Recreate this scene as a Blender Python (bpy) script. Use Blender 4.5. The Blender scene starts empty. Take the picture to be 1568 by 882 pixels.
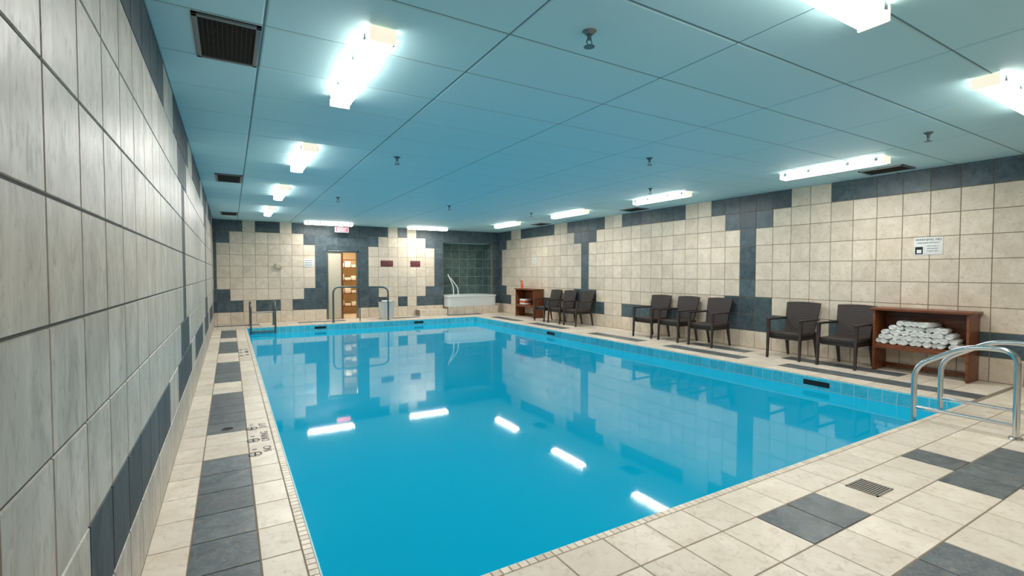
import bpy, bmesh, math, random
from mathutils import Vector, Matrix
random.seed(7)
scene=bpy.context.scene
COL=bpy.context.collection

# ------------------------------------------------------------ materials
def new_mat(name):
    m=bpy.data.materials.new(name); m.use_nodes=True
    nt=m.node_tree; b=nt.nodes["Principled BSDF"]; return m,nt,b
def lin(r,g,b):
    f=lambda c:(c/255/12.92) if c/255<=0.04045 else ((c/255+0.055)/1.055)**2.4
    return (f(r),f(g),f(b),1)
def plain(name,rgb,rough=0.5,metal=0.0,emis=None,estr=0,bump=0,bscale=40,coat=0):
    m,nt,b=new_mat(name)
    b.inputs["Base Color"].default_value=lin(*rgb); b.inputs["Roughness"].default_value=rough
    b.inputs["Metallic"].default_value=metal
    if emis: b.inputs["Emission Color"].default_value=lin(*emis); b.inputs["Emission Strength"].default_value=estr
    tc=nt.nodes.new("ShaderNodeTexCoord"); n=nt.nodes.new("ShaderNodeTexNoise"); n.inputs["Scale"].default_value=bscale
    nt.links.new(tc.outputs["Object"],n.inputs["Vector"])
    r=nt.nodes.new("ShaderNodeMapRange"); r.inputs[3].default_value=max(0.02,rough-0.06); r.inputs[4].default_value=rough+0.06
    nt.links.new(n.outputs["Fac"],r.inputs[0]); nt.links.new(r.outputs[0],b.inputs["Roughness"])
    if bump:
        bp=nt.nodes.new("ShaderNodeBump"); bp.inputs["Strength"].default_value=bump; bp.inputs["Distance"].default_value=0.01
        nt.links.new(n.outputs["Fac"],bp.inputs["Height"]); nt.links.new(bp.outputs[0],b.inputs["Normal"])
    return m
def stone(name,c1,c2,c3,rough=0.4,scale=6,stretch=(1,1,1),bump=0.25,rand=0.5,spec=0.5):
    """ceramic / slate tile: per-tile shade + cloudy mottling + fine veins"""
    m,nt,b=new_mat(name); L=nt.links
    b.inputs["Specular IOR Level"].default_value=spec
    tc=nt.nodes.new("ShaderNodeTexCoord"); mp=nt.nodes.new("ShaderNodeMapping"); mp.inputs["Scale"].default_value=stretch
    geo=nt.nodes.new("ShaderNodeNewGeometry")
    add=nt.nodes.new("ShaderNodeVectorMath"); add.operation='MULTIPLY_ADD'
    comb=nt.nodes.new("ShaderNodeCombineXYZ")
    for i in range(3): L.new(geo.outputs["Random Per Island"],comb.inputs[i])
    add.inputs[1].default_value=(17,31,23)
    L.new(comb.outputs[0],add.inputs[0]); L.new(mp.outputs[0],add.inputs[2]); L.new(tc.outputs["Object"],mp.inputs[0])
    n1=nt.nodes.new("ShaderNodeTexNoise"); n1.inputs["Scale"].default_value=scale; n1.inputs["Detail"].default_value=8; n1.inputs["Roughness"].default_value=0.62; n1.inputs["Distortion"].default_value=0.6
    n2=nt.nodes.new("ShaderNodeTexNoise"); n2.inputs["Scale"].default_value=scale*4.2; n2.inputs["Detail"].default_value=6; n2.inputs["Distortion"].default_value=1.2
    L.new(add.outputs[0],n1.inputs["Vector"]); L.new(add.outputs[0],n2.inputs["Vector"])
    r1=nt.nodes.new("ShaderNodeValToRGB"); r1.color_ramp.elements[0].position=0.33; r1.color_ramp.elements[1].position=0.67
    r1.color_ramp.elements[0].color=lin(*c1); r1.color_ramp.elements[1].color=lin(*c2)
    L.new(n1.outputs["Fac"],r1.inputs[0])
    mx=nt.nodes.new("ShaderNodeMix"); mx.data_type='RGBA'
    r2=nt.nodes.new("ShaderNodeMapRange"); r2.inputs[1].default_value=0.52; r2.inputs[2].default_value=0.75; r2.inputs[4].default_value=0.7
    L.new(n2.outputs["Fac"],r2.inputs[0]); L.new(r2.outputs[0],mx.inputs["Factor"])
    L.new(r1.outputs[0],mx.inputs[6]); mx.inputs[7].default_value=lin(*c3)
    hsv=nt.nodes.new("ShaderNodeHueSaturation")
    rr=nt.nodes.new("ShaderNodeMapRange"); rr.inputs[3].default_value=1-rand*0.25; rr.inputs[4].default_value=1+rand*0.25
    L.new(geo.outputs["Random Per Island"],rr.inputs[0]); L.new(rr.outputs[0],hsv.inputs["Value"])
    L.new(mx.outputs[2],hsv.inputs["Color"]); L.new(hsv.outputs[0],b.inputs["Base Color"])
    rg=nt.nodes.new("ShaderNodeMapRange"); rg.inputs[3].default_value=rough-0.1; rg.inputs[4].default_value=rough+0.15
    L.new(n2.outputs["Fac"],rg.inputs[0]); L.new(rg.outputs[0],b.inputs["Roughness"])
    bp=nt.nodes.new("ShaderNodeBump"); bp.inputs["Strength"].default_value=bump; bp.inputs["Distance"].default_value=0.006
    L.new(n1.outputs["Fac"],bp.inputs["Height"]); L.new(bp.outputs[0],b.inputs["Normal"])
    return m
M={}
M['wl']=stone("wall_tile_cream",(216,198,175),(235,219,199),(196,176,152),0.42,5,(1,1,1),0.3,0.35)
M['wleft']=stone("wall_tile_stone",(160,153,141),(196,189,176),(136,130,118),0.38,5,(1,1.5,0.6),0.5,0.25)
M['wd']=stone("wall_tile_slate",(60,76,84),(90,105,111),(116,118,112),0.36,6,(1,1,1),0.4,0.9,.4)
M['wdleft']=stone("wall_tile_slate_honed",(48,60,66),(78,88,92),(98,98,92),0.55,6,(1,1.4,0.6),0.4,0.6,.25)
M['fl']=stone("floor_tile_cream",(218,202,181),(237,223,205),(194,176,152),0.36,4,(1,1,1),0.25,0.4)
M['fd']=stone("floor_tile_slate",(68,80,86),(108,116,118),(150,138,120),0.36,8,(1,1,1),0.4,0.7,.4)
M['alc']=stone("alcove_tile_slate",(66,90,88),(104,126,120),(122,136,126),0.3,6,(1,1,1),0.3,0.8)
M['grout']=plain("grout",(136,122,106),0.85,bump=0.3,bscale=120)
M['groutdark']=plain("grout_dark",(76,74,70),0.85,bump=0.3,bscale=120)
M['groutlt']=plain("grout_light",(170,180,174),0.85)
M['ceil']=plain("ceiling_panel",(190,229,235),0.62,bump=0.12,bscale=160)  # white panels; the pool's cyan bounce light is tinted into the base colour
M['ceilgap']=plain("ceiling_joint",(112,138,142),0.8)
M['pooltile']=stone("pool_tile_blue",(60,196,218),(90,212,230),(120,220,234),0.2,8,(1,1,1),0.1,0.4)
M['poolgrout']=plain("pool_grout",(190,232,240),0.7)
M['plaster']=plain("pool_plaster",(40,175,205),0.6)
M['steel']=plain("brushed_steel",(206,208,208),0.2,1.0)
M['dsteel']=plain("dull_steel",(120,126,126),0.35,1.0)
M['white']=plain("white_plastic",(232,232,228),0.35)
M['acryl']=plain("tub_acrylic",(226,230,226),0.2)
M['black']=plain("black_paint",(22,22,22),0.5)
M['red']=plain("red_plaque",(120,28,26),0.4)
M['paper']=plain("paper",(236,236,232),0.6)
M['grey']=plain("grey_print",(150,152,152),0.6)
M['lens']=plain("lamp_lens",(255,255,250),0.4,emis=(255,250,242),estr=10)
M['cap']=plain("lamp_cap",(226,218,200),0.4,emis=(255,243,220),estr=.8)
M['exit']=plain("exit_sign_face",(230,60,70),0.4,emis=(255,60,80),estr=2.0)
M['orange']=plain("orange_plastic",(225,90,40),0.4)
M['vent']=plain("vent_frame",(120,122,120),0.4,0.6)
M['ventdark']=plain("vent_dark",(28,26,24),0.8)
M['ventmid']=plain("vent_mesh",(62,58,54),0.6)
M['drain']=plain("drain_grate",(140,134,124),0.5,0.3)
M['towel']=plain("towel_terry",(242,242,238),0.9,bump=0.8,bscale=150)
M['doorpaint']=plain("door_paint",(206,194,170),0.45)
M['warm']=plain("hall_paint",(220,200,166),0.6)
M['bin']=plain("bin_plastic",(214,220,222),0.4)
def wood():
    m,nt,b=new_mat("cherry_wood"); L=nt.links
    tc=nt.nodes.new("ShaderNodeTexCoord"); mp=nt.nodes.new("ShaderNodeMapping"); mp.inputs["Scale"].default_value=(14,1.5,14)
    n=nt.nodes.new("ShaderNodeTexNoise"); n.inputs["Scale"].default_value=3; n.inputs["Detail"].default_value=6; n.inputs["Distortion"].default_value=1
    r=nt.nodes.new("ShaderNodeValToRGB"); r.color_ramp.elements[0].position=.3; r.color_ramp.elements[1].position=.7
    r.color_ramp.elements[0].color=lin(84,42,22); r.color_ramp.elements[1].color=lin(144,80,44)
    L.new(tc.outputs["Object"],mp.inputs[0]); L.new(mp.outputs[0],n.inputs[0]); L.new(n.outputs["Fac"],r.inputs[0]); L.new(r.outputs[0],b.inputs["Base Color"])
    b.inputs["Roughness"].default_value=.35; return m
M['wood']=wood()
def wicker():
    m,nt,b=new_mat("dark_wicker"); L=nt.links
    tc=nt.nodes.new("ShaderNodeTexCoord")
    w1=nt.nodes.new("ShaderNodeTexWave"); w1.bands_direction='Y'; w1.inputs["Scale"].default_value=28
    w2=nt.nodes.new("ShaderNodeTexWave"); w2.bands_direction='Z'; w2.inputs["Scale"].default_value=34
    w3=nt.nodes.new("ShaderNodeTexWave"); w3.bands_direction='X'; w3.inputs["Scale"].default_value=28
    for w in (w1,w2,w3): L.new(tc.outputs["Object"],w.inputs[0])
    a=nt.nodes.new("ShaderNodeMath"); a.operation='MULTIPLY'; L.new(w1.outputs["Fac"],a.inputs[0]); L.new(w2.outputs["Fac"],a.inputs[1])
    a2=nt.nodes.new("ShaderNodeMath"); a2.operation='ADD'; L.new(a.outputs[0],a2.inputs[0]); 
    a3=nt.nodes.new("ShaderNodeMath"); a3.operation='MULTIPLY'; L.new(w3.outputs["Fac"],a3.inputs[0]); L.new(w1.outputs["Fac"],a3.inputs[1]); L.new(a3.outputs[0],a2.inputs[1])
    r=nt.nodes.new("ShaderNodeValToRGB"); r.color_ramp.elements[0].color=lin(32,25,23); r.color_ramp.elements[1].color=lin(78,64,59)
    L.new(a2.outputs[0],r.inputs[0]); L.new(r.outputs[0],b.inputs["Base Color"])
    bp=nt.nodes.new("ShaderNodeBump"); bp.inputs["Strength"].default_value=.5; bp.inputs["Distance"].default_value=.004
    L.new(a2.outputs[0],bp.inputs["Height"]); L.new(bp.outputs[0],b.inputs["Normal"]); b.inputs["Roughness"].default_value=.5
    return m
M['wicker']=wicker()
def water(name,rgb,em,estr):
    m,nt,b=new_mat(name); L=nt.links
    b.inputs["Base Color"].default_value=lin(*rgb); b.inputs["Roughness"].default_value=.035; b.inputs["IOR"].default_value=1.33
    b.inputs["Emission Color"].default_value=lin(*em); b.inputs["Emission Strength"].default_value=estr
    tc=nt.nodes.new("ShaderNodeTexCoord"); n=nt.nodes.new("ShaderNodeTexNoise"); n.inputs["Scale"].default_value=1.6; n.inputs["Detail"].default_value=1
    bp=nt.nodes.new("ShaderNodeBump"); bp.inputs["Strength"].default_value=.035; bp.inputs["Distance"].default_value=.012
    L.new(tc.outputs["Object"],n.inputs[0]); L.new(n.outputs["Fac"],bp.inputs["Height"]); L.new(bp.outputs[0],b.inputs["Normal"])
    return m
M['water']=water("pool_water",(0,128,158),(0,166,202),0.34)  # cyan glow added to the opaque surface, standing in for light scattered underwater
M['tubwater']=water("tub_water",(150,190,190),(0,0,0),0)

# ------------------------------------------------------------ mesh builder
class MB:
    def __init__(s): s.v=[]; s.f=[]; s.m=[]; s.mats=[]; s.sm=[]
    def mi(s,k):
        if k not in s.mats: s.mats.append(k)
        return s.mats.index(k)
    def add(s,vs,fs,k,smooth=False):
        b=len(s.v); s.v+= [tuple(x) for x in vs]; i=s.mi(k)
        for f in fs: s.f.append([b+q for q in f]); s.m.append(i); s.sm.append(smooth)
    def box(s,a,b,k):
        x0,y0,z0=[min(a[i],b[i]) for i in range(3)]; x1,y1,z1=[max(a[i],b[i]) for i in range(3)]
        s.add([(x0,y0,z0),(x1,y0,z0),(x1,y1,z0),(x0,y1,z0),(x0,y0,z1),(x1,y0,z1),(x1,y1,z1),(x0,y1,z1)],
              [(0,3,2,1),(4,5,6,7),(0,1,5,4),(1,2,6,5),(2,3,7,6),(3,0,4,7)],k)
    def rbox(s,a,b,k,r=0.01,seg=2):
        bm=bmesh.new(); bmesh.ops.create_cube(bm,size=1)
        for v in bm.verts: v.co=Vector([ (a[i]+b[i])/2+v.co[i]*abs(b[i]-a[i]) for i in range(3)])
        bmesh.ops.bevel(bm,geom=bm.edges[:],offset=r,segments=seg,profile=.5,affect='EDGES')
        s.bm(bm,k,True)
    def bm(s,bm,k,smooth=False):
        bm.verts.index_update(); vs=[v.co.copy() for v in bm.verts]; fs=[[v.index for v in f.verts] for f in bm.faces]
        s.add(vs,fs,k,smooth); bm.free()
    def taper(s,p0,p1,w0,w1,k):
        """square-section member from p0 to p1"""
        p0=Vector(p0);p1=Vector(p1); d=(p1-p0).normalized(); up=Vector((1,0,0)) if abs(d.x)<.8 else Vector((0,0,1))
        a=d.cross(up).normalized(); b=d.cross(a).normalized(); vs=[]
        for p,w in((p0,w0),(p1,w1)):
            for sx,sy in((-1,-1),(1,-1),(1,1),(-1,1)): vs.append(p+a*sx*w/2+b*sy*w/2)
        s.add(vs,[(0,1,2,3),(7,6,5,4),(0,4,5,1),(1,5,6,2),(2,6,7,3),(3,7,4,0)],k)
    def tube(s,pts,r,k,n=12,fillet=0.0,fs=6,caps=True):
        P=[Vector(p) for p in pts]
        if fillet>0:
            Q=[P[0]]
            for i in range(1,len(P)-1):
                a=(P[i-1]-P[i]); b=(P[i+1]-P[i]); fl=min(fillet,a.length*.48,b.length*.48)
                A=P[i]+a.normalized()*fl; B=P[i]+b.normalized()*fl
                for j in range(fs+1):
                    t=j/fs; Q.append(A*(1-t)**2+P[i]*2*t*(1-t)+B*t*t)
            Q.append(P[-1]); P=Q
        vs=[];fc=[]; prev=None
        for i,p in enumerate(P):
            d=((P[i+1]-p) if i==0 else (p-P[i-1]) if i==len(P)-1 else (P[i+1]-P[i-1])).normalized()
            if prev is None:
                up=Vector((0,0,1)) if abs(d.z)<.9 else Vector((1,0,0)); a=d.cross(up).normalized()
            else: a=(prev-d*prev.dot(d)).normalized()
            prev=a; b=d.cross(a)
            rr=r[i] if isinstance(r,(list,tuple)) else r
            for j in range(n): t=2*math.pi*j/n; vs.append(p+a*math.cos(t)*rr+b*math.sin(t)*rr)
        for i in range(len(P)-1):
            for j in range(n): q=(j+1)%n; fc.append((i*n+j,i*n+q,(i+1)*n+q,(i+1)*n+j))
        if caps: fc.append(tuple(range(n))[::-1]); fc.append(tuple((len(P)-1)*n+j for j in range(n)))
        s.add(vs,fc,k,True)
    def cyl(s,c,r0,r1,z0,z1,k,n=24):
        s.tube([(c[0],c[1],z0),(c[0],c[1],z1)],[r0,r1],k,n)
    def tiles(s,O,U,V,N,uj,vj,fn,gap=.006,th=.005,bev=.0025):
        """raised tiles on plane; uj,vj = joint coordinates; fn(i,j,uc,vc)->material key or None"""
        O=Vector(O);U=Vector(U);V=Vector(V);N=Vector(N); g=gap/2
        flip = U.cross(V).dot(N)<0
        for i in range(len(uj)-1):
            for j in range(len(vj)-1):
                u0,u1,v0,v1=uj[i],uj[i+1],vj[j],vj[j+1]
                if u1-u0<.02 or v1-v0<.02: continue
                k=fn(i,j,(u0+u1)/2,(v0+v1)/2)
                if not k: continue
                vs=[]
                for (e,h) in ((g,0),(g+bev,th)):
                    for (uu,vv) in ((u0+e,v0+e),(u1-e,v0+e),(u1-e,v1-e),(u0+e,v1-e)): vs.append(O+U*uu+V*vv+N*h)
                fs=[(4,5,6,7),(0,1,5,4),(1,2,6,5),(2,3,7,6),(3,0,4,7)]
                if flip: fs=[f[::-1] for f in fs]
                s.add(vs,fs,k)
    def obj(s,name,loc=(0,0,0),rotz=0,autosm=True):
        me=bpy.data.meshes.new(name); me.from_pydata([Vector(v) for v in s.v],[],s.f)
        for k in s.mats: me.materials.append(M[k])
        me.polygons.foreach_set("material_index",s.m); me.polygons.foreach_set("use_smooth",s.sm); me.update()
        if any(s.sm):
            try: me.set_sharp_from_angle(angle=math.radians(40))
            except Exception: pass
        o=bpy.data.objects.new(name,me); COL.objects.link(o); o.location=loc; o.rotation_euler=(0,0,rotz); return o

def joints(lo,hi,anchor,T):
    k=math.ceil((lo-anchor)/T-1e-6); r=[lo] if anchor+k*T-lo>.02 else []
    x=anchor+k*T
    while x<hi-.02: r.append(x); k+=1; x=anchor+k*T
    r.append(hi); return r

# ------------------------------------------------------------ dimensions
XL,XR=-.39,8.60; YB,YF=15.60,-1.6; CZ=2.92; T=.328; TV=CZ/9
PX0,PX1,PY0,PY1=.35,6.95,2.0,14.21; WZ=-.17
vj=[TV*i for i in range(10)]

# ------------------------------------------------------------ side walls (repeating 15-tile motif)
def side_dark(row,k):
    kk=k
    if kk<-11: kk=kk+15 if kk>=-26 else kk+30
    if kk>=20: kk-=15
    if row in(1,8): return (-11<=kk<-4) or (-2<=kk<3) or (5<=kk<11) or (13<=kk<18)
    if row in(2,7): return (-1<=kk<2) or (14<=kk<17)
    if 3<=row<=6: return kk in(0,15)
    return False
Y0=5.53
def wallside(name,x,n,light,dark,grout):
    mb=MB(); uj=joints(YF,YB,Y0,T)
    def fn(i,j,uc,vc):
        k=math.floor((uc-Y0)/T); return dark if side_dark(j,k) else light
    mb.box((x,YF-.1,0),(x-n*.1,YB+.1,CZ),grout)
    mb.tiles((x,0,0),(0,1,0),(0,0,1),(n,0,0),uj,vj,fn,gap=.008)
    return mb.obj(name)
wallside("wall_left",XL,1,'wleft','wdleft','groutdark')
wallside("wall_right",XR,-1,'wl','wd','grout')

# ------------------------------------------------------------ back wall
TB=.319
AX0,AX1=TB*20,8.32; AZ=2.50; AD=.75      # alcove
DX0,DX1,DZ=TB*8,TB*11,2.12                   # doorway
mb=MB()
for a,b in [((XL-.1,YB,0),(DX0,YB+.12,CZ)),((DX0,YB,DZ),(DX1,YB+.12,CZ)),((DX1,YB,0),(AX0,YB+.12,CZ)),((AX0,YB,AZ),(AX1,YB+.12,CZ)),((AX1,YB,0),(XR+.1,YB+.12,CZ))]:
    mb.box(a,b,'grout')
def backfn(i,j,uc,vc):
    k=math.floor(uc/TB)
    if DX0<uc<DX1 and vc<DZ: return None
    if AX0-.02<uc<AX1+.02 and vc<AZ: return None
    if j==0: return 'wl'
    if j in(1,8): lt=k in(1,4,14,16)
    elif j in(2,7): lt=(0<=k<6) or (13<=k<18)
    else: lt=(-1<=k<7) or (12<=k<19)
    return 'wl' if lt else 'wd'
uj=sorted(set([round(q,4) for q in joints(XL,XR,0,TB) if not (AX0-.12<q<AX0+.12) and not(AX1-.12<q<AX1+.05)]+[AX0,AX1]))
mb.tiles((0,YB,0),(1,0,0),(0,0,1),(0,-1,0),uj,vj,backfn)
mb.box((DX0,YB-.004,DZ-.05),(DX1,YB,TV*7),'wd')
mb.box((AX0,YB-.005,AZ),(AX1,YB,TV*8),'wd')
mb.obj("wall_back")
# alcove shell
yb=YB+AD; al=lambda i,j,u,v:'alc'
mb=MB(); mb.box((AX0-.1,yb,0),(AX1+.1,yb+.1,AZ+.1),'groutlt'); mb.tiles((0,yb,0),(1,0,0),(0,0,1),(0,-1,0),joints(AX0,AX1,AX0,TB),vj[:9],al,gap=.012); mb.obj("wall_alcove_back")
mb=MB(); mb.box((AX0-.1,YB+.12,0),(AX0,yb,AZ+.1),'groutlt'); mb.tiles((AX0,0,0),(0,1,0),(0,0,1),(1,0,0),joints(YB+.12,yb,YB,TB),vj[:9],al,gap=.012); mb.obj("wall_alcove_left")
mb=MB(); mb.box((AX1,YB+.12,0),(AX1+.1,yb,AZ+.1),'groutlt'); mb.tiles((AX1,0,0),(0,1,0),(0,0,1),(-1,0,0),joints(YB+.12,yb,YB,TB),vj[:9],al,gap=.012); mb.obj("wall_alcove_right")
mb=MB(); mb.box((AX0-.1,YB+.12,AZ),(AX1+.1,yb,AZ+.1),'ceil'); mb.obj("ceiling_alcove")
mb=MB(); mb.box((AX0-.1,YB+.12,-.1),(AX1+.1,yb+.1,-.001),'groutdark'); mb.obj("floor_alcove")
mb=MB(); mb.box((XL-.1,YF,0),(XR+.1,YF-.1,CZ),'grout')
mb.tiles((0,YF,0),(1,0,0),(0,0,1),(0,1,0),joints(XL,XR,0,T),vj,lambda i,j,u,v:'wd' if j in(1,8) else 'wl')
mb.obj("wall_front")

# ------------------------------------------------------------ ceiling
mb=MB(); mb.box((XL-.1,YF-.1,CZ),(XR+.1,YB+.12,CZ+.1),'ceilgap')
mb.tiles((0,0,CZ),(1,0,0),(0,1,0),(0,0,-1),joints(XL,XR,.20,1.33),joints(YF,YB,3.29,.655),lambda i,j,u,v:'ceil',gap=.012,th=.006,bev=.008)
mb.obj("ceiling")

# ------------------------------------------------------------ floor
mb=MB()
for a,b in [((XL-.1,YF-.1,-.12),(XR+.1,PY0,-.004)),((XL-.1,PY0,-.12),(PX0,PY1,-.004)),((PX1,PY0,-.12),(XR+.1,PY1,-.004)),((XL-.1,PY1,-.12),(XR+.1,YB+.12,-.004))]:
    mb.box(a,b,'grout')
TF=.33
ys=joints(YF,PY0,PY0,TF)
near=lambda u,v: (2.64<u<3.26 and 1.34<v<1.67) or (u<3.26 and u>1.71 and .68<v<1.01) or (4.5<u<4.81 and 1.34<v<1.67) or (4.19<u<5.43 and 1.01<v<1.34) or (4.5<u<5.12 and .68<v<1.01) or (6.36<u<6.98 and .68<v<1.34) or (u<2.64 and u>2.02 and .35<v<.68)
NX=joints(XL,XR,2.64,.31)
mb.tiles((0,0,-.005),(1,0,0),(0,1,0),(0,0,1),NX,ys[:-1]+[PY0-.05],lambda i,j,u,v:'fd' if near(u,v) else 'fl')
JY=[PY0+TF*i for i in range(38)]
def colpat(j):   # long deck stripe: 5 dark, 2 light
    if j<7: return True
    q=j-7
    seq=[0,0,1,1,1,1,1,0,0,1,1,1,1,1,0,0,0,1,1,1,1,1,0,0,1,1,1,1,1,0,0]
    return bool(seq[q]) if q<len(seq) else False
mb.tiles((0,0,-.005),(1,0,0),(0,1,0),(0,0,1),[XL,-.2,.11,PX0-.05],JY,lambda i,j,u,v:'fd' if i==1 and colpat(j) else 'fl')
def rfn(i,j,u,v):
    if i==1 and colpat(j): return 'fd'
    if i==3 and 3<=j<8: return 'fd'
    if i==3 and 10<=j<14: return 'fd'
    return 'fl'
mb.tiles((0,0,-.005),(1,0,0),(0,1,0),(0,0,1),[PX1+.05,7.28,7.61,7.94,8.27,XR],JY,rfn)
def bfn(i,j,u,v):
    return 'fd' if j==2 and (i%7 in(0,1,2,3)) else 'fl'
mb.tiles((0,0,-.005),(1,0,0),(0,1,0),(0,0,1),joints(XL,XR,.35,.33),[PY1+.05,PY1+.33,PY1+.66,PY1+.99,YB],bfn)
m1=lambda i,j,u,v:'fl'
c=.05
mb.tiles((0,0,-.005),(1,0,0),(0,1,0),(0,0,1),joints(PX0-c,PX1+c,PX0,.05),[PY0-c,PY0],m1,gap=.004)
mb.tiles((0,0,-.005),(1,0,0),(0,1,0),(0,0,1),joints(PX0-c,PX1+c,PX0,.1),[PY1,PY1+c],m1,gap=.004)
mb.tiles((0,0,-.005),(1,0,0),(0,1,0),(0,0,1),[PX0-c,PX0],joints(PY0,PY1,PY0,.05),m1,gap=.004)
mb.tiles((0,0,-.005),(1,0,0),(0,1,0),(0,0,1),[PX1,PX1+c],joints(PY0,PY1,PY0,.1),m1,gap=.004)
mb.obj("floor")

# ------------------------------------------------------------ pool
mb=MB(); e=.006; BZ=-1.5
mb.box((PX0-.2,PY0-.2,BZ-.1),(PX1+.2,PY1+.2,BZ),'plaster')
mb.box((PX0-.2,PY0-.2,BZ),(PX0+e,PY1+.2,-.13),'plaster'); mb.box((PX1-e,PY0-.2,BZ),(PX1+.2,PY1+.2,-.13),'plaster')
mb.box((PX0,PY0-.2,BZ),(PX1,PY0+e,-.13),'plaster'); mb.box((PX0,PY1-e,BZ),(PX1,PY1+.2,-.13),'plaster')
pt=lambda i,j,u,v:'pooltile'
zj=[-.32,-.165,-.01]
for (x,n) in((PX0,1),(PX1,-1)):
    mb.box((x,PY0,-.33),(x+n*.008,PY1,-.008),'poolgrout')
    mb.tiles((x+n*.008,0,0),(0,1,0),(0,0,1),(n,0,0),joints(PY0,PY1,PY0,.155),zj,pt,gap=.008,th=.004)
for (y,n) in((PY0,1),(PY1,-1)):
    mb.box((PX0,y,-.33),(PX1,y+n*.008,-.008),'poolgrout')
    mb.tiles((0,y+n*.008,0),(1,0,0),(0,0,1),(0,n,0),joints(PX0,PX1,PX0,.155),zj,pt,gap=.008,th=.004)
for yy in(3.55,9.9): mb.box((PX1-.016,yy-.17,-.125),(PX1-.005,yy+.17,-.055),'black')
for xx in(2.15,5.0): mb.box((xx-.15,PY1-.016,-.12),(xx+.15,PY1-.005,-.055),'black')
mb.obj("swimming_pool")
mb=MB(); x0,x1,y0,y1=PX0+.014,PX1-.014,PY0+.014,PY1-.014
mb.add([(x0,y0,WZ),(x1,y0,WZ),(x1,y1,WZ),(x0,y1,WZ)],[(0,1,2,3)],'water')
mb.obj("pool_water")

# ------------------------------------------------------------ doorway + lobby beyond
hx0,hx1,hy0,hy1,hz=DX0-.3,DX1+.9,YB+.12,YB+2.4,2.5
mb=MB(); mb.box((hx0-.1,hy0,0),(hx0,hy1,hz),'warm'); mb.box((hx0,hy0,0),(DX0-.02,hy0+.02,hz),'warm'); mb.obj("wall_lobby_left")
mb=MB(); mb.box((hx1,hy0,0),(hx1+.1,hy1,hz),'warm'); mb.box((DX1+.02,hy0,0),(hx1,hy0+.02,hz),'warm'); mb.obj("wall_lobby_right")
mb=MB(); mb.box((hx0-.1,hy1,0),(hx1+.1,hy1+.1,hz),'warm'); mb.obj("wall_lobby_back")
mb=MB(); mb.box((hx0-.1,hy0,hz),(hx1+.1,hy1+.1,hz+.1),'white'); mb.obj("ceiling_lobby")
mb=MB(); mb.box((hx0-.1,hy0,-.1),(hx1+.1,hy1+.1,-.002),'fl'); mb.obj("floor_lobby")
mb=MB()
for a,b in [((DX0,YB-.02,0),(DX0+.05,YB+.14,DZ)),((DX1-.05,YB-.02,0),(DX1,YB+.14,DZ)),((DX0,YB-.02,DZ-.05),(DX1,YB+.14,DZ))]: mb.rbox(a,b,'dsteel',.006)
mb.obj("trim_doorframe")
mb=MB(); mb.rbox((DX0+.05,YB+.02,.01),(DX0+.44,YB+.065,DZ-.06),'doorpaint',.005)
mb.rbox((DX0+.44,YB+.01,.01),(DX0+.50,YB+.075,DZ-.06),'wood',.005)
mb.tube([(DX0+.40,YB+.02,1.02),(DX0+.40,YB-.04,1.02),(DX0+.32,YB-.04,1.02)],.01,'steel',10,.02)
mb.obj("door_1")
mb=MB(); rx,ry=DX0+1.0,YB+1.9
for sx in(-.35,.35):
    for sy in(-.15,.15): mb.tube([(rx+sx,ry+sy,0),(rx+sx,ry+sy,1.9)],.014,'dsteel',8)
for z in(.25,.7,1.15,1.6,1.88):
    mb.box((rx-.36,ry-.16,z),(rx+.36,ry+.16,z+.02),'wood')
    if z<1.8:
        for q in range(3): mb.rbox((rx-.33+q*.23,ry-.13,z+.02),(rx-.13+q*.23,ry+.13,z+.02+.1+.06*((q+int(z*10))%3)),'towel',.02)
mb.obj("linen_rack")
l=bpy.data.lights.new("lobby_lamp","AREA"); l.energy=38; l.color=(1,.83,.60); l.size=.6; lo=bpy.data.objects.new("lobby_lamp",l); COL.objects.link(lo); lo.location=(DX0+.7,YB+1.2,2.45)

# ------------------------------------------------------------ hot tub in alcove
mb=MB()
tx0,tx1,ty0,ty1=AX0+.012,AX1-.012,YB-.42,YB+AD-.012
mb.box((tx0,ty0+.006,.0),(tx1,ty1-.0,.27),'grout')
mb.tiles((0,ty0+.006,0),(1,0,0),(0,0,1),(0,-1,0),joints(tx0,tx1,tx0,TB),[0,.27],lambda i,j,u,v:'fl')
rim=.66
def ring(cx,cy,ax,ay,z,n=48,p=4):
    r=[]
    for i in range(n):
        t=2*math.pi*i/n; c_,s_=math.cos(t),math.sin(t)
        r.append((cx+ax*math.copysign(abs(c_)**(2/p),c_),cy+ay*math.copysign(abs(s_)**(2/p),s_),z))
    return r
cx,cy=(tx0+tx1)/2,(ty0+ty1)/2; ax,ay=(tx1-tx0)/2-.01,(ty1-ty0)/2-.01
prof=[(.02,.27,14),(.02,rim-.07,14),(0,rim-.06,14),(.0,rim-.015,14),(.03,rim,12),(.13,rim,7),(.16,rim-.03,5),(.2,rim-.25,4),(.3,.42,3.5),(.36,.3,3)]
rs=[ring(cx,cy,ax-d,ay-d,z,48,p) for d,z,p in prof]; vs=[q for r in rs for q in r]; fs=[]
for a in range(len(rs)-1):
    for j in range(48): q=(j+1)%48; fs.append((a*48+j,a*48+q,(a+1)*48+q,(a+1)*48+j))
fs.append(tuple((len(rs)-1)*48+j for j in range(48)))
mb.add(vs,fs,'acryl',True)
w=ring(cx,cy,ax-.17,ay-.17,rim-.1,48,4); mb.add(w,[tuple(range(48))],'tubwater')
mb.tube([(tx0+.25,YB-.3,rim),(tx0+.25,YB-.3,rim+.3),(tx0+.06,YB-.25,rim+.72)],.018,'white',10,.12)
mb.tube([(tx0+.42,YB-.3,rim),(tx0+.42,YB-.3,rim+.25),(tx0+.16,YB-.25,rim+.6)],.018,'white',10,.12)
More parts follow.
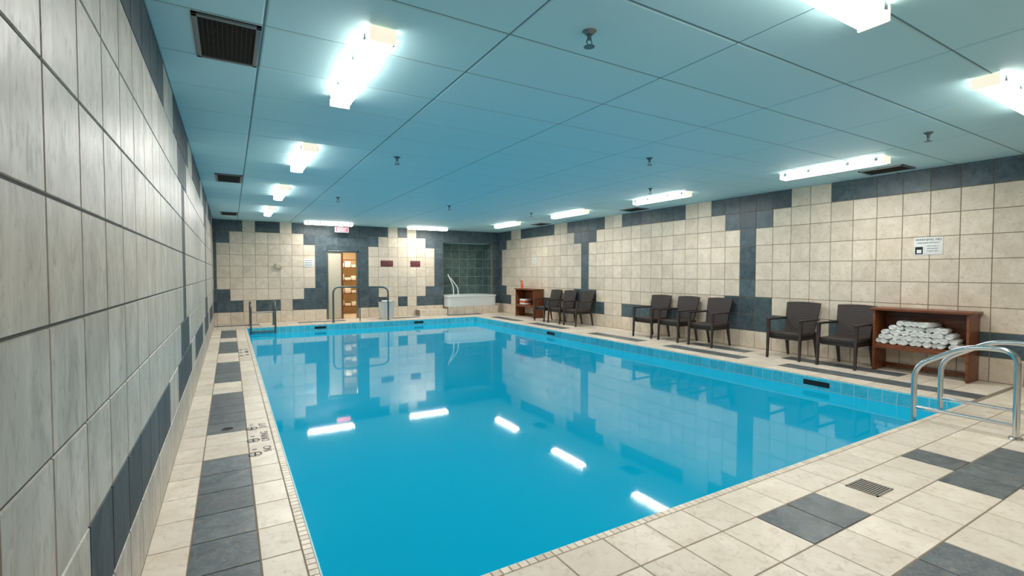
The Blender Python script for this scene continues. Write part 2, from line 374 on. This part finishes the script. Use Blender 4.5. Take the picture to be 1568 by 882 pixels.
mb.obj("hot_tub")
mb=MB(); mb.box((AX0-1.0,YB-.394,0),(AX0-.0,YB-.006,.195),'grout'); mb.tiles((0,YB-.394,0),(1,0,0),(0,0,1),(0,-1,0),joints(AX0-1,AX0,AX0,.33),[0,.2],m1)
mb.tiles((0,0,.195),(1,0,0),(0,1,0),(0,0,1),joints(AX0-1,AX0,AX0,.33),[YB-.4,YB-.01],m1)
mb.obj("tub_step")

# ------------------------------------------------------------ lamps
def lamp(x,y,along):
    mb=MB(); Lh=.66
    mb.rbox((-.07,-Lh,-.03),(.07,Lh,0),'cap',.01)
    n=8; vs=[]; ys_=[-Lh+.01,-Lh+.02,Lh-.02,Lh-.01]
    for q,yy in enumerate(ys_):
        s=.9 if q in(0,3) else 1
        for i in range(n+1):
            t=math.pi*i/n; vs.append((-.082*s*math.copysign(abs(math.cos(t))**.6,math.cos(t)),yy,-.03-.07*s*abs(math.sin(t))**.6))
    fs=[]
    for a in range(3):
        for i in range(n): b=a*(n+1)+i; fs.append((b,b+1,b+n+2,b+n+1))
    fs.append(tuple(range(n+1))[::-1]); fs.append(tuple(3*(n+1)+i for i in range(n+1)))
    mb.add(vs,fs,'lens',True)
    for sy in(-1,1):
        mb.rbox((-.08,sy*(Lh-.006),-.094),(.08,sy*(Lh+.012),-.004),'cap',.006,3)
        for sx in(-1,1): mb.rbox((sx*.08,sy*(Lh-.10),-.06),(sx*.096,sy*(Lh-.06),-.01),'steel',.003)
    for yy in(-.25,.25):
        for sx in(-1,1): mb.rbox((sx*.08,yy-.02,-.055),(sx*.094,yy+.02,-.01),'steel',.003)
    o=mb.obj("ceiling_lamp",(x,y,CZ-.006),0 if along=='y' else math.pi/2)
    l=bpy.data.lights.new("tubes","AREA"); l.shape='RECTANGLE'; l.size=.12; l.size_y=1.22; l.energy=32; l.color=(1,.96,.92)
    lo=bpy.data.objects.new("tubes",l); COL.objects.link(lo); lo.parent=o; lo.location=(0,0,-.106)
    return o
for y in(3.6,6.62,9.6,12.6): lamp(.82,y,'y')
for y in(3.55,6.6,9.5,12.57): lamp(7.2,y,'y')
for x in(2.52,5.55): lamp(x,14.85,'x')
for x in(2.5,5.57): lamp(x,1.35,'x')

# ------------------------------------------------------------ ceiling vents
def vent(x0,x1,y0,y1,name="ceiling_vent"):
    mb=MB(); w,d=(x1-x0)/2,(y1-y0)/2
    mb.box((-w,-d,-.004),(w,d,0),'ventdark')
    for a,b in [((-w,-d,-.016),(w,-d+.03,0)),((-w,d-.03,-.016),(w,d,0)),((-w,-d,-.016),(-w+.03,d,0)),((w-.03,-d,-.016),(w,d,0))]: mb.rbox(a,b,'vent',.003)
    n=int(2*d/.025)
    for i in range(2,n-1): yy=-d+i*2*d/n; mb.box((-w+.03,yy-.002,-.014),(w-.03,yy+.002,-.004),'ventmid')
    n=int(2*w/.025)
    for i in range(2,n-1): xx=-w+i*2*w/n; mb.box((xx-.0015,-d+.03,-.012),(xx+.0015,d-.03,-.004),'ventmid')
    mb.obj(name,((x0+x1)/2,(y0+y1)/2,CZ-.006))
vent(-.17,.19,3.30,3.94); vent(-.17,.19,8.42,9.1); vent(-.17,.19,13.6,14.25)
for y in(3.0,8.0,11.9): vent(7.95,8.35,y,y+.55)
for x,y in[(1.93,2.35),(1.87,6.1),(1.85,9.9),(6.4,2.2),(4.7,4.5),(6.4,6.1),(6.45,10.05),(4.2,9.9)]:
    mb=MB(); mb.cyl((0,0),.045,.02,-.0,-.022,'dsteel',16); mb.cyl((0,0),.014,.014,-.02,-.05,'dsteel',10)
    for s in(-1,1): mb.tube([(s*.01,0,-.045),(s*.022,0,-.065),(s*.005,0,-.09)],.004,'dsteel',6)
    mb.cyl((0,0),.03,.03,-.09,-.094,'dsteel',16)
    for i in range(10):
        t=i*math.pi/5; mb.box((.03*math.cos(t)-.003,.03*math.sin(t)-.003,-.095),(.03*math.cos(t)+.004,.03*math.sin(t)+.004,-.09),'dsteel')
    mb.obj("fire_sprinkler",(x,y,CZ-.006))

# ------------------------------------------------------------ chairs
def chair(x,y,rot=0):
    mb=MB(); k='wicker'
    mb.rbox((-.27,-.25,.37),(.23,.25,.44),k,.018,3)
    mb.rbox((-.255,-.235,.325),(.2,.235,.375),k,.008)
    nu,nv=8,8; fr=[];bk=[]
    for j in range(nv+1):
        t=j/nv; z=.40+.52*t; xx=.19+.11*t+.02*t*t; hw=.235+.04*t
        for i in range(nu+1):
            s=-1+2*i/nu; bow=.035*(1-s*s); ztop=z+(.012*(1-s*s) if j==nv else 0)
            fr.append((xx+bow,s*hw,ztop)); bk.append((xx+bow+.032,s*hw,ztop))
    n=nu+1; N=len(fr); fs=[]
    for j in range(nv):
        for i in range(nu):
            a=j*n+i; fs.append((a,a+n,a+n+1,a+1)); fs.append((N+a,N+a+1,N+a+n+1,N+a+n))
    for j in range(nv):
        a=j*n; fs.append((a,N+a,N+a+n,a+n)); a=j*n+nu; fs.append((a,a+n,N+a+n,N+a))
    for i in range(nu):
        fs.append((i,i+1,N+i+1,N+i)); a=nv*n+i; fs.append((a,N+a,N+a+1,a+1))
    mb.add(fr+bk,fs,k,True)
    for s in(-1,1):
        mb.taper((-.30,s*.262,0),(-.265,s*.262,.64),.03,.045,k)
        mb.taper((.31,s*.235,0),(.22,s*.235,.44),.03,.045,k)
        mb.rbox((-.30,s*.262-.028,.635),(.28,s*.262+.028,.665),k,.01)
        mb.taper((-.26,s*.25,.355),(.22,s*.25,.355),.04,.04,k)
    return mb.obj("wicker_armchair",(x,y,0),rot)
for y,r in[(3.76,.0),(4.57,.03),(6.2,.02),(6.98,-.02),(7.72,.03),(10.35,0),(11.1,.04),(11.82,-.03)]:
    chair(8.17,y,r)

# ------------------------------------------------------------ towel shelf units
def shelf(y0,y1,name,h=.92):
    mb=MB(); x0,x1=8.20,8.575; k='wood'
    mb.rbox((x0-.03,y0-.03,h-.035),(x1,y1+.03,h),k,.006)
    for yy in(y0,y1-.03): mb.rbox((x0,yy,0),(x1-.005,yy+.03,h-.035),k,.004)
    mb.rbox((x0+.005,y0+.03,.37),(x1-.01,y1-.03,.40),k,.004)
    mb.rbox((x0+.004,y0+.03,.33),(x0+.024,y1-.03,.372),k,.003)
    mb.box((x1-.02,y0+.03,.33),(x1-.008,y1-.03,h-.035),k)
    mb.rbox((x1-.05,y0+.03,.03),(x1-.03,y1-.03,.09),k,.003)
    return mb.obj(name)
shelf(2.34,3.42,"towel_shelf")
shelf(12.65,13.75,"wooden_cabinet")
mb=MB(); rnd=random.Random(3)
def roll(cx,cy,cz,r,L,yaw):
    n=18; bm=bmesh.new()
    mat=Matrix.Translation((cx,cy,cz))@Matrix.Rotation(yaw,4,'Z')
    rings=[]
    prof=[(-L/2,.0),(-L/2+.004,.35),(-L/2-.006,.5),(-L/2+.004,.65),(-L/2-.004,.86),(-L/2+.012,1),(0,1.03),(L/2-.012,1),(L/2,.8),(L/2,0)]
    ph=rnd.random()*6
    for q,(xx,s) in enumerate(prof):
        rings.append([bm.verts.new(mat@Vector((xx,r*s*1.1*math.cos(2*math.pi*i/n)*(1+.06*math.sin(3*2*math.pi*i/n+ph)),r*s*.86*math.sin(2*math.pi*i/n)*(1+.07*math.sin(2*2*math.pi*i/n+ph))))) for i in range(n)])
    for a in range(len(rings)-1):
        for i in range(n): q=(i+1)%n; bm.faces.new((rings[a][i],rings[a+1][i],rings[a+1][q],rings[a][q]))
    mb.bm(bm,'towel',True)
cols=12; r=.042
for row in range(5):
    nn=cols-row if row<3 else (8 if row==3 else 5)
    for i in range(nn):
        yy=2.44+r*1.0+(i+.5*row)*(.88/ (cols-1))*.98+rnd.uniform(-.012,.012)
        if row==3: yy=2.62+i*.078
        if row==4: yy=2.78+i*.08
        roll(8.385+rnd.uniform(-.03,.01),yy,.40+r*.9+row*r*1.62,r*rnd.uniform(.92,1.08),.30+rnd.uniform(-.02,.02),rnd.uniform(-.22,.22))
mb.obj("rolled_towels")
mb=MB(); mb.tube([(0,0,0),(0,0,.15),(0,0,.19),(0,0,.22)],[.04,.04,.018,.018],'orange',16); mb.rbox((-.06,-.015,.22),(.03,.015,.26),'orange',.006); mb.tube([(-.03,0,.22),(-.045,0,.18)],.006,'orange',6)
mb.obj("spray_bottle",(8.3,13.5,.92))
mb=MB()
for i in range(3): mb.rbox((-.14,-.16+.0*i,i*.06),(.14,.16,i*.06+.056),'orange' if i%2 else 'towel',.02)
mb.obj("folded_cloths",(8.38,13.4,.40))

# ------------------------------------------------------------ metal rails
mb=MB()
for x in(5.82,6.46):
    mb.tube([(x,1.34,-.004),(x,1.34,.76),(x,1.66,.76),(x,2.06,.52),(x,2.06,-.9)],.024,'steel',16,.13,8)
    mb.tube([(x,1.34,.11),(x,2.06,.11)],.017,'steel',12)
    mb.cyl((x,1.34),.05,.045,0,.015,'steel',20)
for z in(-.3,-.6,-.9): mb.rbox((5.82,2.03,z-.015),(6.46,2.11,z+.015),'white',.008)
mb.obj("pool_ladder")
mb=MB()
for x in(.45,1.02):
    mb.tube([(x,14.75,0),(x,14.75,.66),(x,14.12,.66),(x,14.12,-1.0)],.022,'dsteel',12,.2,8)
    mb.cyl((x,14.75),.05,.045,0,.015,'dsteel',20)
for z in(-.1,-.4,-.7,-1.0): mb.rbox((.45,14.07,z-.015),(1.02,14.17,z+.015),'dsteel',.008)
mb.tube([(.45,14.12,.4),(1.02,14.12,.4)],.014,'dsteel',10)
mb.obj("pool_ladder")
mb=MB()
mb.tube([(2.55,14.5,0),(2.55,14.5,1.03),(4.14,14.5,1.0),(4.14,14.5,0)],.026,'dsteel',12,.2,8)
mb.cyl((2.55,14.5),.05,.045,0,.015,'dsteel',20); mb.cyl((4.14,14.5),.05,.045,0,.015,'dsteel',20)
mb.tube([(3.3,14.5,1.02),(3.3,14.5,0.0)],.016,'dsteel',10)
mb.obj("hand_rail")

# ------------------------------------------------------------ towel bin
mb=MB()
mb.tube([(0,0,0),(0,0,.02),(0,0,.5),(0,0,.53),(0,0,.53),(0,0,.5)],[.19,.2,.25,.265,.245,.23],'bin',28)
for i in range(14):
    t=2*math.pi*i/14; mb.taper((.208*math.cos(t),.208*math.sin(t),.06),(.244*math.cos(t),.244*math.sin(t),.44),.012,.012,'white')
mb.rbox((-.14,-.14,.50),(.14,.14,.57),'towel',.03,3)
mb.obj("laundry_bin",(4.22,14.95,0))

# ------------------------------------------------------------ signs
def textmesh(body,size,mat,loc,rot,name=None,parent=None,ext=.0008):
    cu=bpy.data.curves.new("t","FONT"); cu.body=body; cu.size=size; cu.align_x='CENTER'; cu.align_y='CENTER'; cu.extrude=ext
    o=bpy.data.objects.new("t",cu); COL.objects.link(o)
    dg=bpy.context.evaluated_depsgraph_get(); me=bpy.data.meshes.new_from_object(o.evaluated_get(dg))
    bpy.data.objects.remove(o); me.materials.clear(); me.materials.append(M[mat])
    ob=bpy.data.objects.new(name or "lettering",me); COL.objects.link(ob); ob.location=loc; ob.rotation_euler=rot
    if parent: ob.parent=parent
    return ob
mb=MB(); mb.rbox((-.006,-.165,-.125),(0,.165,.125),'paper',.002)
mb.box((-.0075,.06,-.115),(-.006,.15,-.01),'black'); mb.box((-.0078,.075,-.10),(-.0074,.13,-.05),'paper')
so=mb.obj("pool_rules_sign",(XR-.0055,2.92,1.815))
R90=(math.pi/2,0,-math.pi/2)
textmesh("WARNING NO",.045,'black',(-.0075,0,.09),R90,"line_1",so); textmesh("LIFEGUARD ON DUTY",.026,'black',(-.0075,0,.045),R90,"line_2",so)
textmesh("Children under 14",.018,'black',(-.0075,-.05,-.0),R90,"line_3",so); textmesh("adult supervision",.018,'black',(-.0075,-.05,-.035),R90,"line_4",so); textmesh("No glass on deck",.018,'black',(-.0075,-.05,-.07),R90,"line_5",so)
mb=MB(); mb.rbox((-.006,-.12,-.1),(0,.12,.1),'paper',.002)
for i in range(4): mb.box((-.0068,-.09,-.06+i*.035),(-.006,.09,-.05+i*.035),'grey')
mb.obj("wall_notice",(XR-.0055,13.2,1.83))
def bsign(name,x,z,w,h,mat,lines='grey'):
    mb=MB(); mb.rbox((-w/2,-.012,-h/2),(w/2,0,h/2),mat,.003)
    for i in range(3): mb.box((-w*.4,-.013,-h*.3+i*h*.27),(w*.4,-.012,-h*.3+i*h*.27+h*.1),lines)
    mb.obj(name,(x,YB-.0055,z))
bsign("wall_notice",2.05,1.73,.27,.24,'paper'); bsign("red_plaque",4.42,1.74,.40,.19,'red','wd'); bsign("red_plaque",5.38,1.74,.34,.19,'red','wd')
mb=MB(); mb.rbox((-.09,-.06,-.08),(.09,0,.08),'doorpaint',.012,3); mb.rbox((.03,-.075,-.03),(.12,-.03,.02),'doorpaint',.008); mb.obj("wall_phone_box",(1.24,YB-.0055,1.64))
mb=MB(); mb.rbox((-.2,-.03,-.16),(.2,.03,0.0),'white',.006); mb.box((-.185,-.033,-.15),(.185,-.03,-.012),'exit'); mb.tube([(0,0,0),(0,0,.09)],.012,'white',8)
eo=mb.obj("exit_sign",(2.95,15.25,CZ-.1))
textmesh("EXIT",.13,'paper',(0,-.034,-.08),(math.pi/2,0,0),"exit_letters",eo)

# ------------------------------------------------------------ deck details
mb=MB(); mb.box((-.1,-.09,0),(.1,.09,.002),'ventdark')
for i in range(12): mb.box((-.1,-.088+i*.0155,.002),(.1,-.0785+i*.0155,.005),'drain')
for a,b in [((-.105,-.095,0),(.105,-.085,.006)),((-.105,.085,0),(.105,.095,.006)),((-.105,-.095,0),(-.095,.095,.006)),((.095,-.095,0),(.105,.095,.006))]: mb.box(a,b,'drain')
mb.obj("floor_drain",(3.65,1.52,0))
mb=MB(); mb.cyl((0,0),.06,.058,0,.004,'vent',24); mb.cyl((0,0),.045,.045,.004,.005,'ventdark',24); mb.obj("floor_drain",(-.04,5.08,0))
def marking(y,nm):
    e_=bpy.data.objects.new("depth_marking",None); COL.objects.link(e_); e_.location=(.20,y,.0005); RZ=(0,0,math.pi/2)
    for q,(yy,t) in enumerate(((-.33,"NO"),(.02,"DIVING"),(.36,nm))): textmesh(t,.085,'black',(.045,yy,0),RZ,"text_%d"%q,e_)
    for q,yy in enumerate((-.42,-.06,.30)):
        m_=MB(); n=20
        vs=[(rr*math.cos(2*math.pi*i/n),rr*math.sin(2*math.pi*i/n),.001) for rr in(.038,.05) for i in range(n)]
        m_.add(vs,[(i,i+n,(i+1)%n+n,(i+1)%n) for i in range(n)],'black')
        m_.box((-.006,-.04,0),(.006,.04,.001),'black'); m_.box((-.03,-.012,0),(.02,-.002,.001),'black')
        o=m_.obj("pictogram_%d"%q,(-.05,yy,.0)); o.parent=e_
        textmesh("ft",.05,'black',(-.05,yy+.12,0),RZ,"unit_%d"%q,e_)
marking(4.68,"3 FT"); marking(9.9,"5 FT")

# ------------------------------------------------------------ camera / world
wd=bpy.data.worlds.new("world"); scene.world=wd; wd.use_nodes=True; wd.node_tree.nodes["Background"].inputs[0].default_value=(.5,.6,.65,1); wd.node_tree.nodes["Background"].inputs[1].default_value=.2
yaw=math.radians(30.4); p=math.atan(23/736.0)
cd=bpy.data.cameras.new("camera"); c=bpy.data.objects.new("camera",cd); COL.objects.link(c)
c.location=(0,0,1.43); c.rotation_euler=(math.pi/2-p,0,-yaw); cd.lens=736/1568*36; cd.clip_start=.02; scene.camera=c
scene.view_settings.view_transform='Standard'
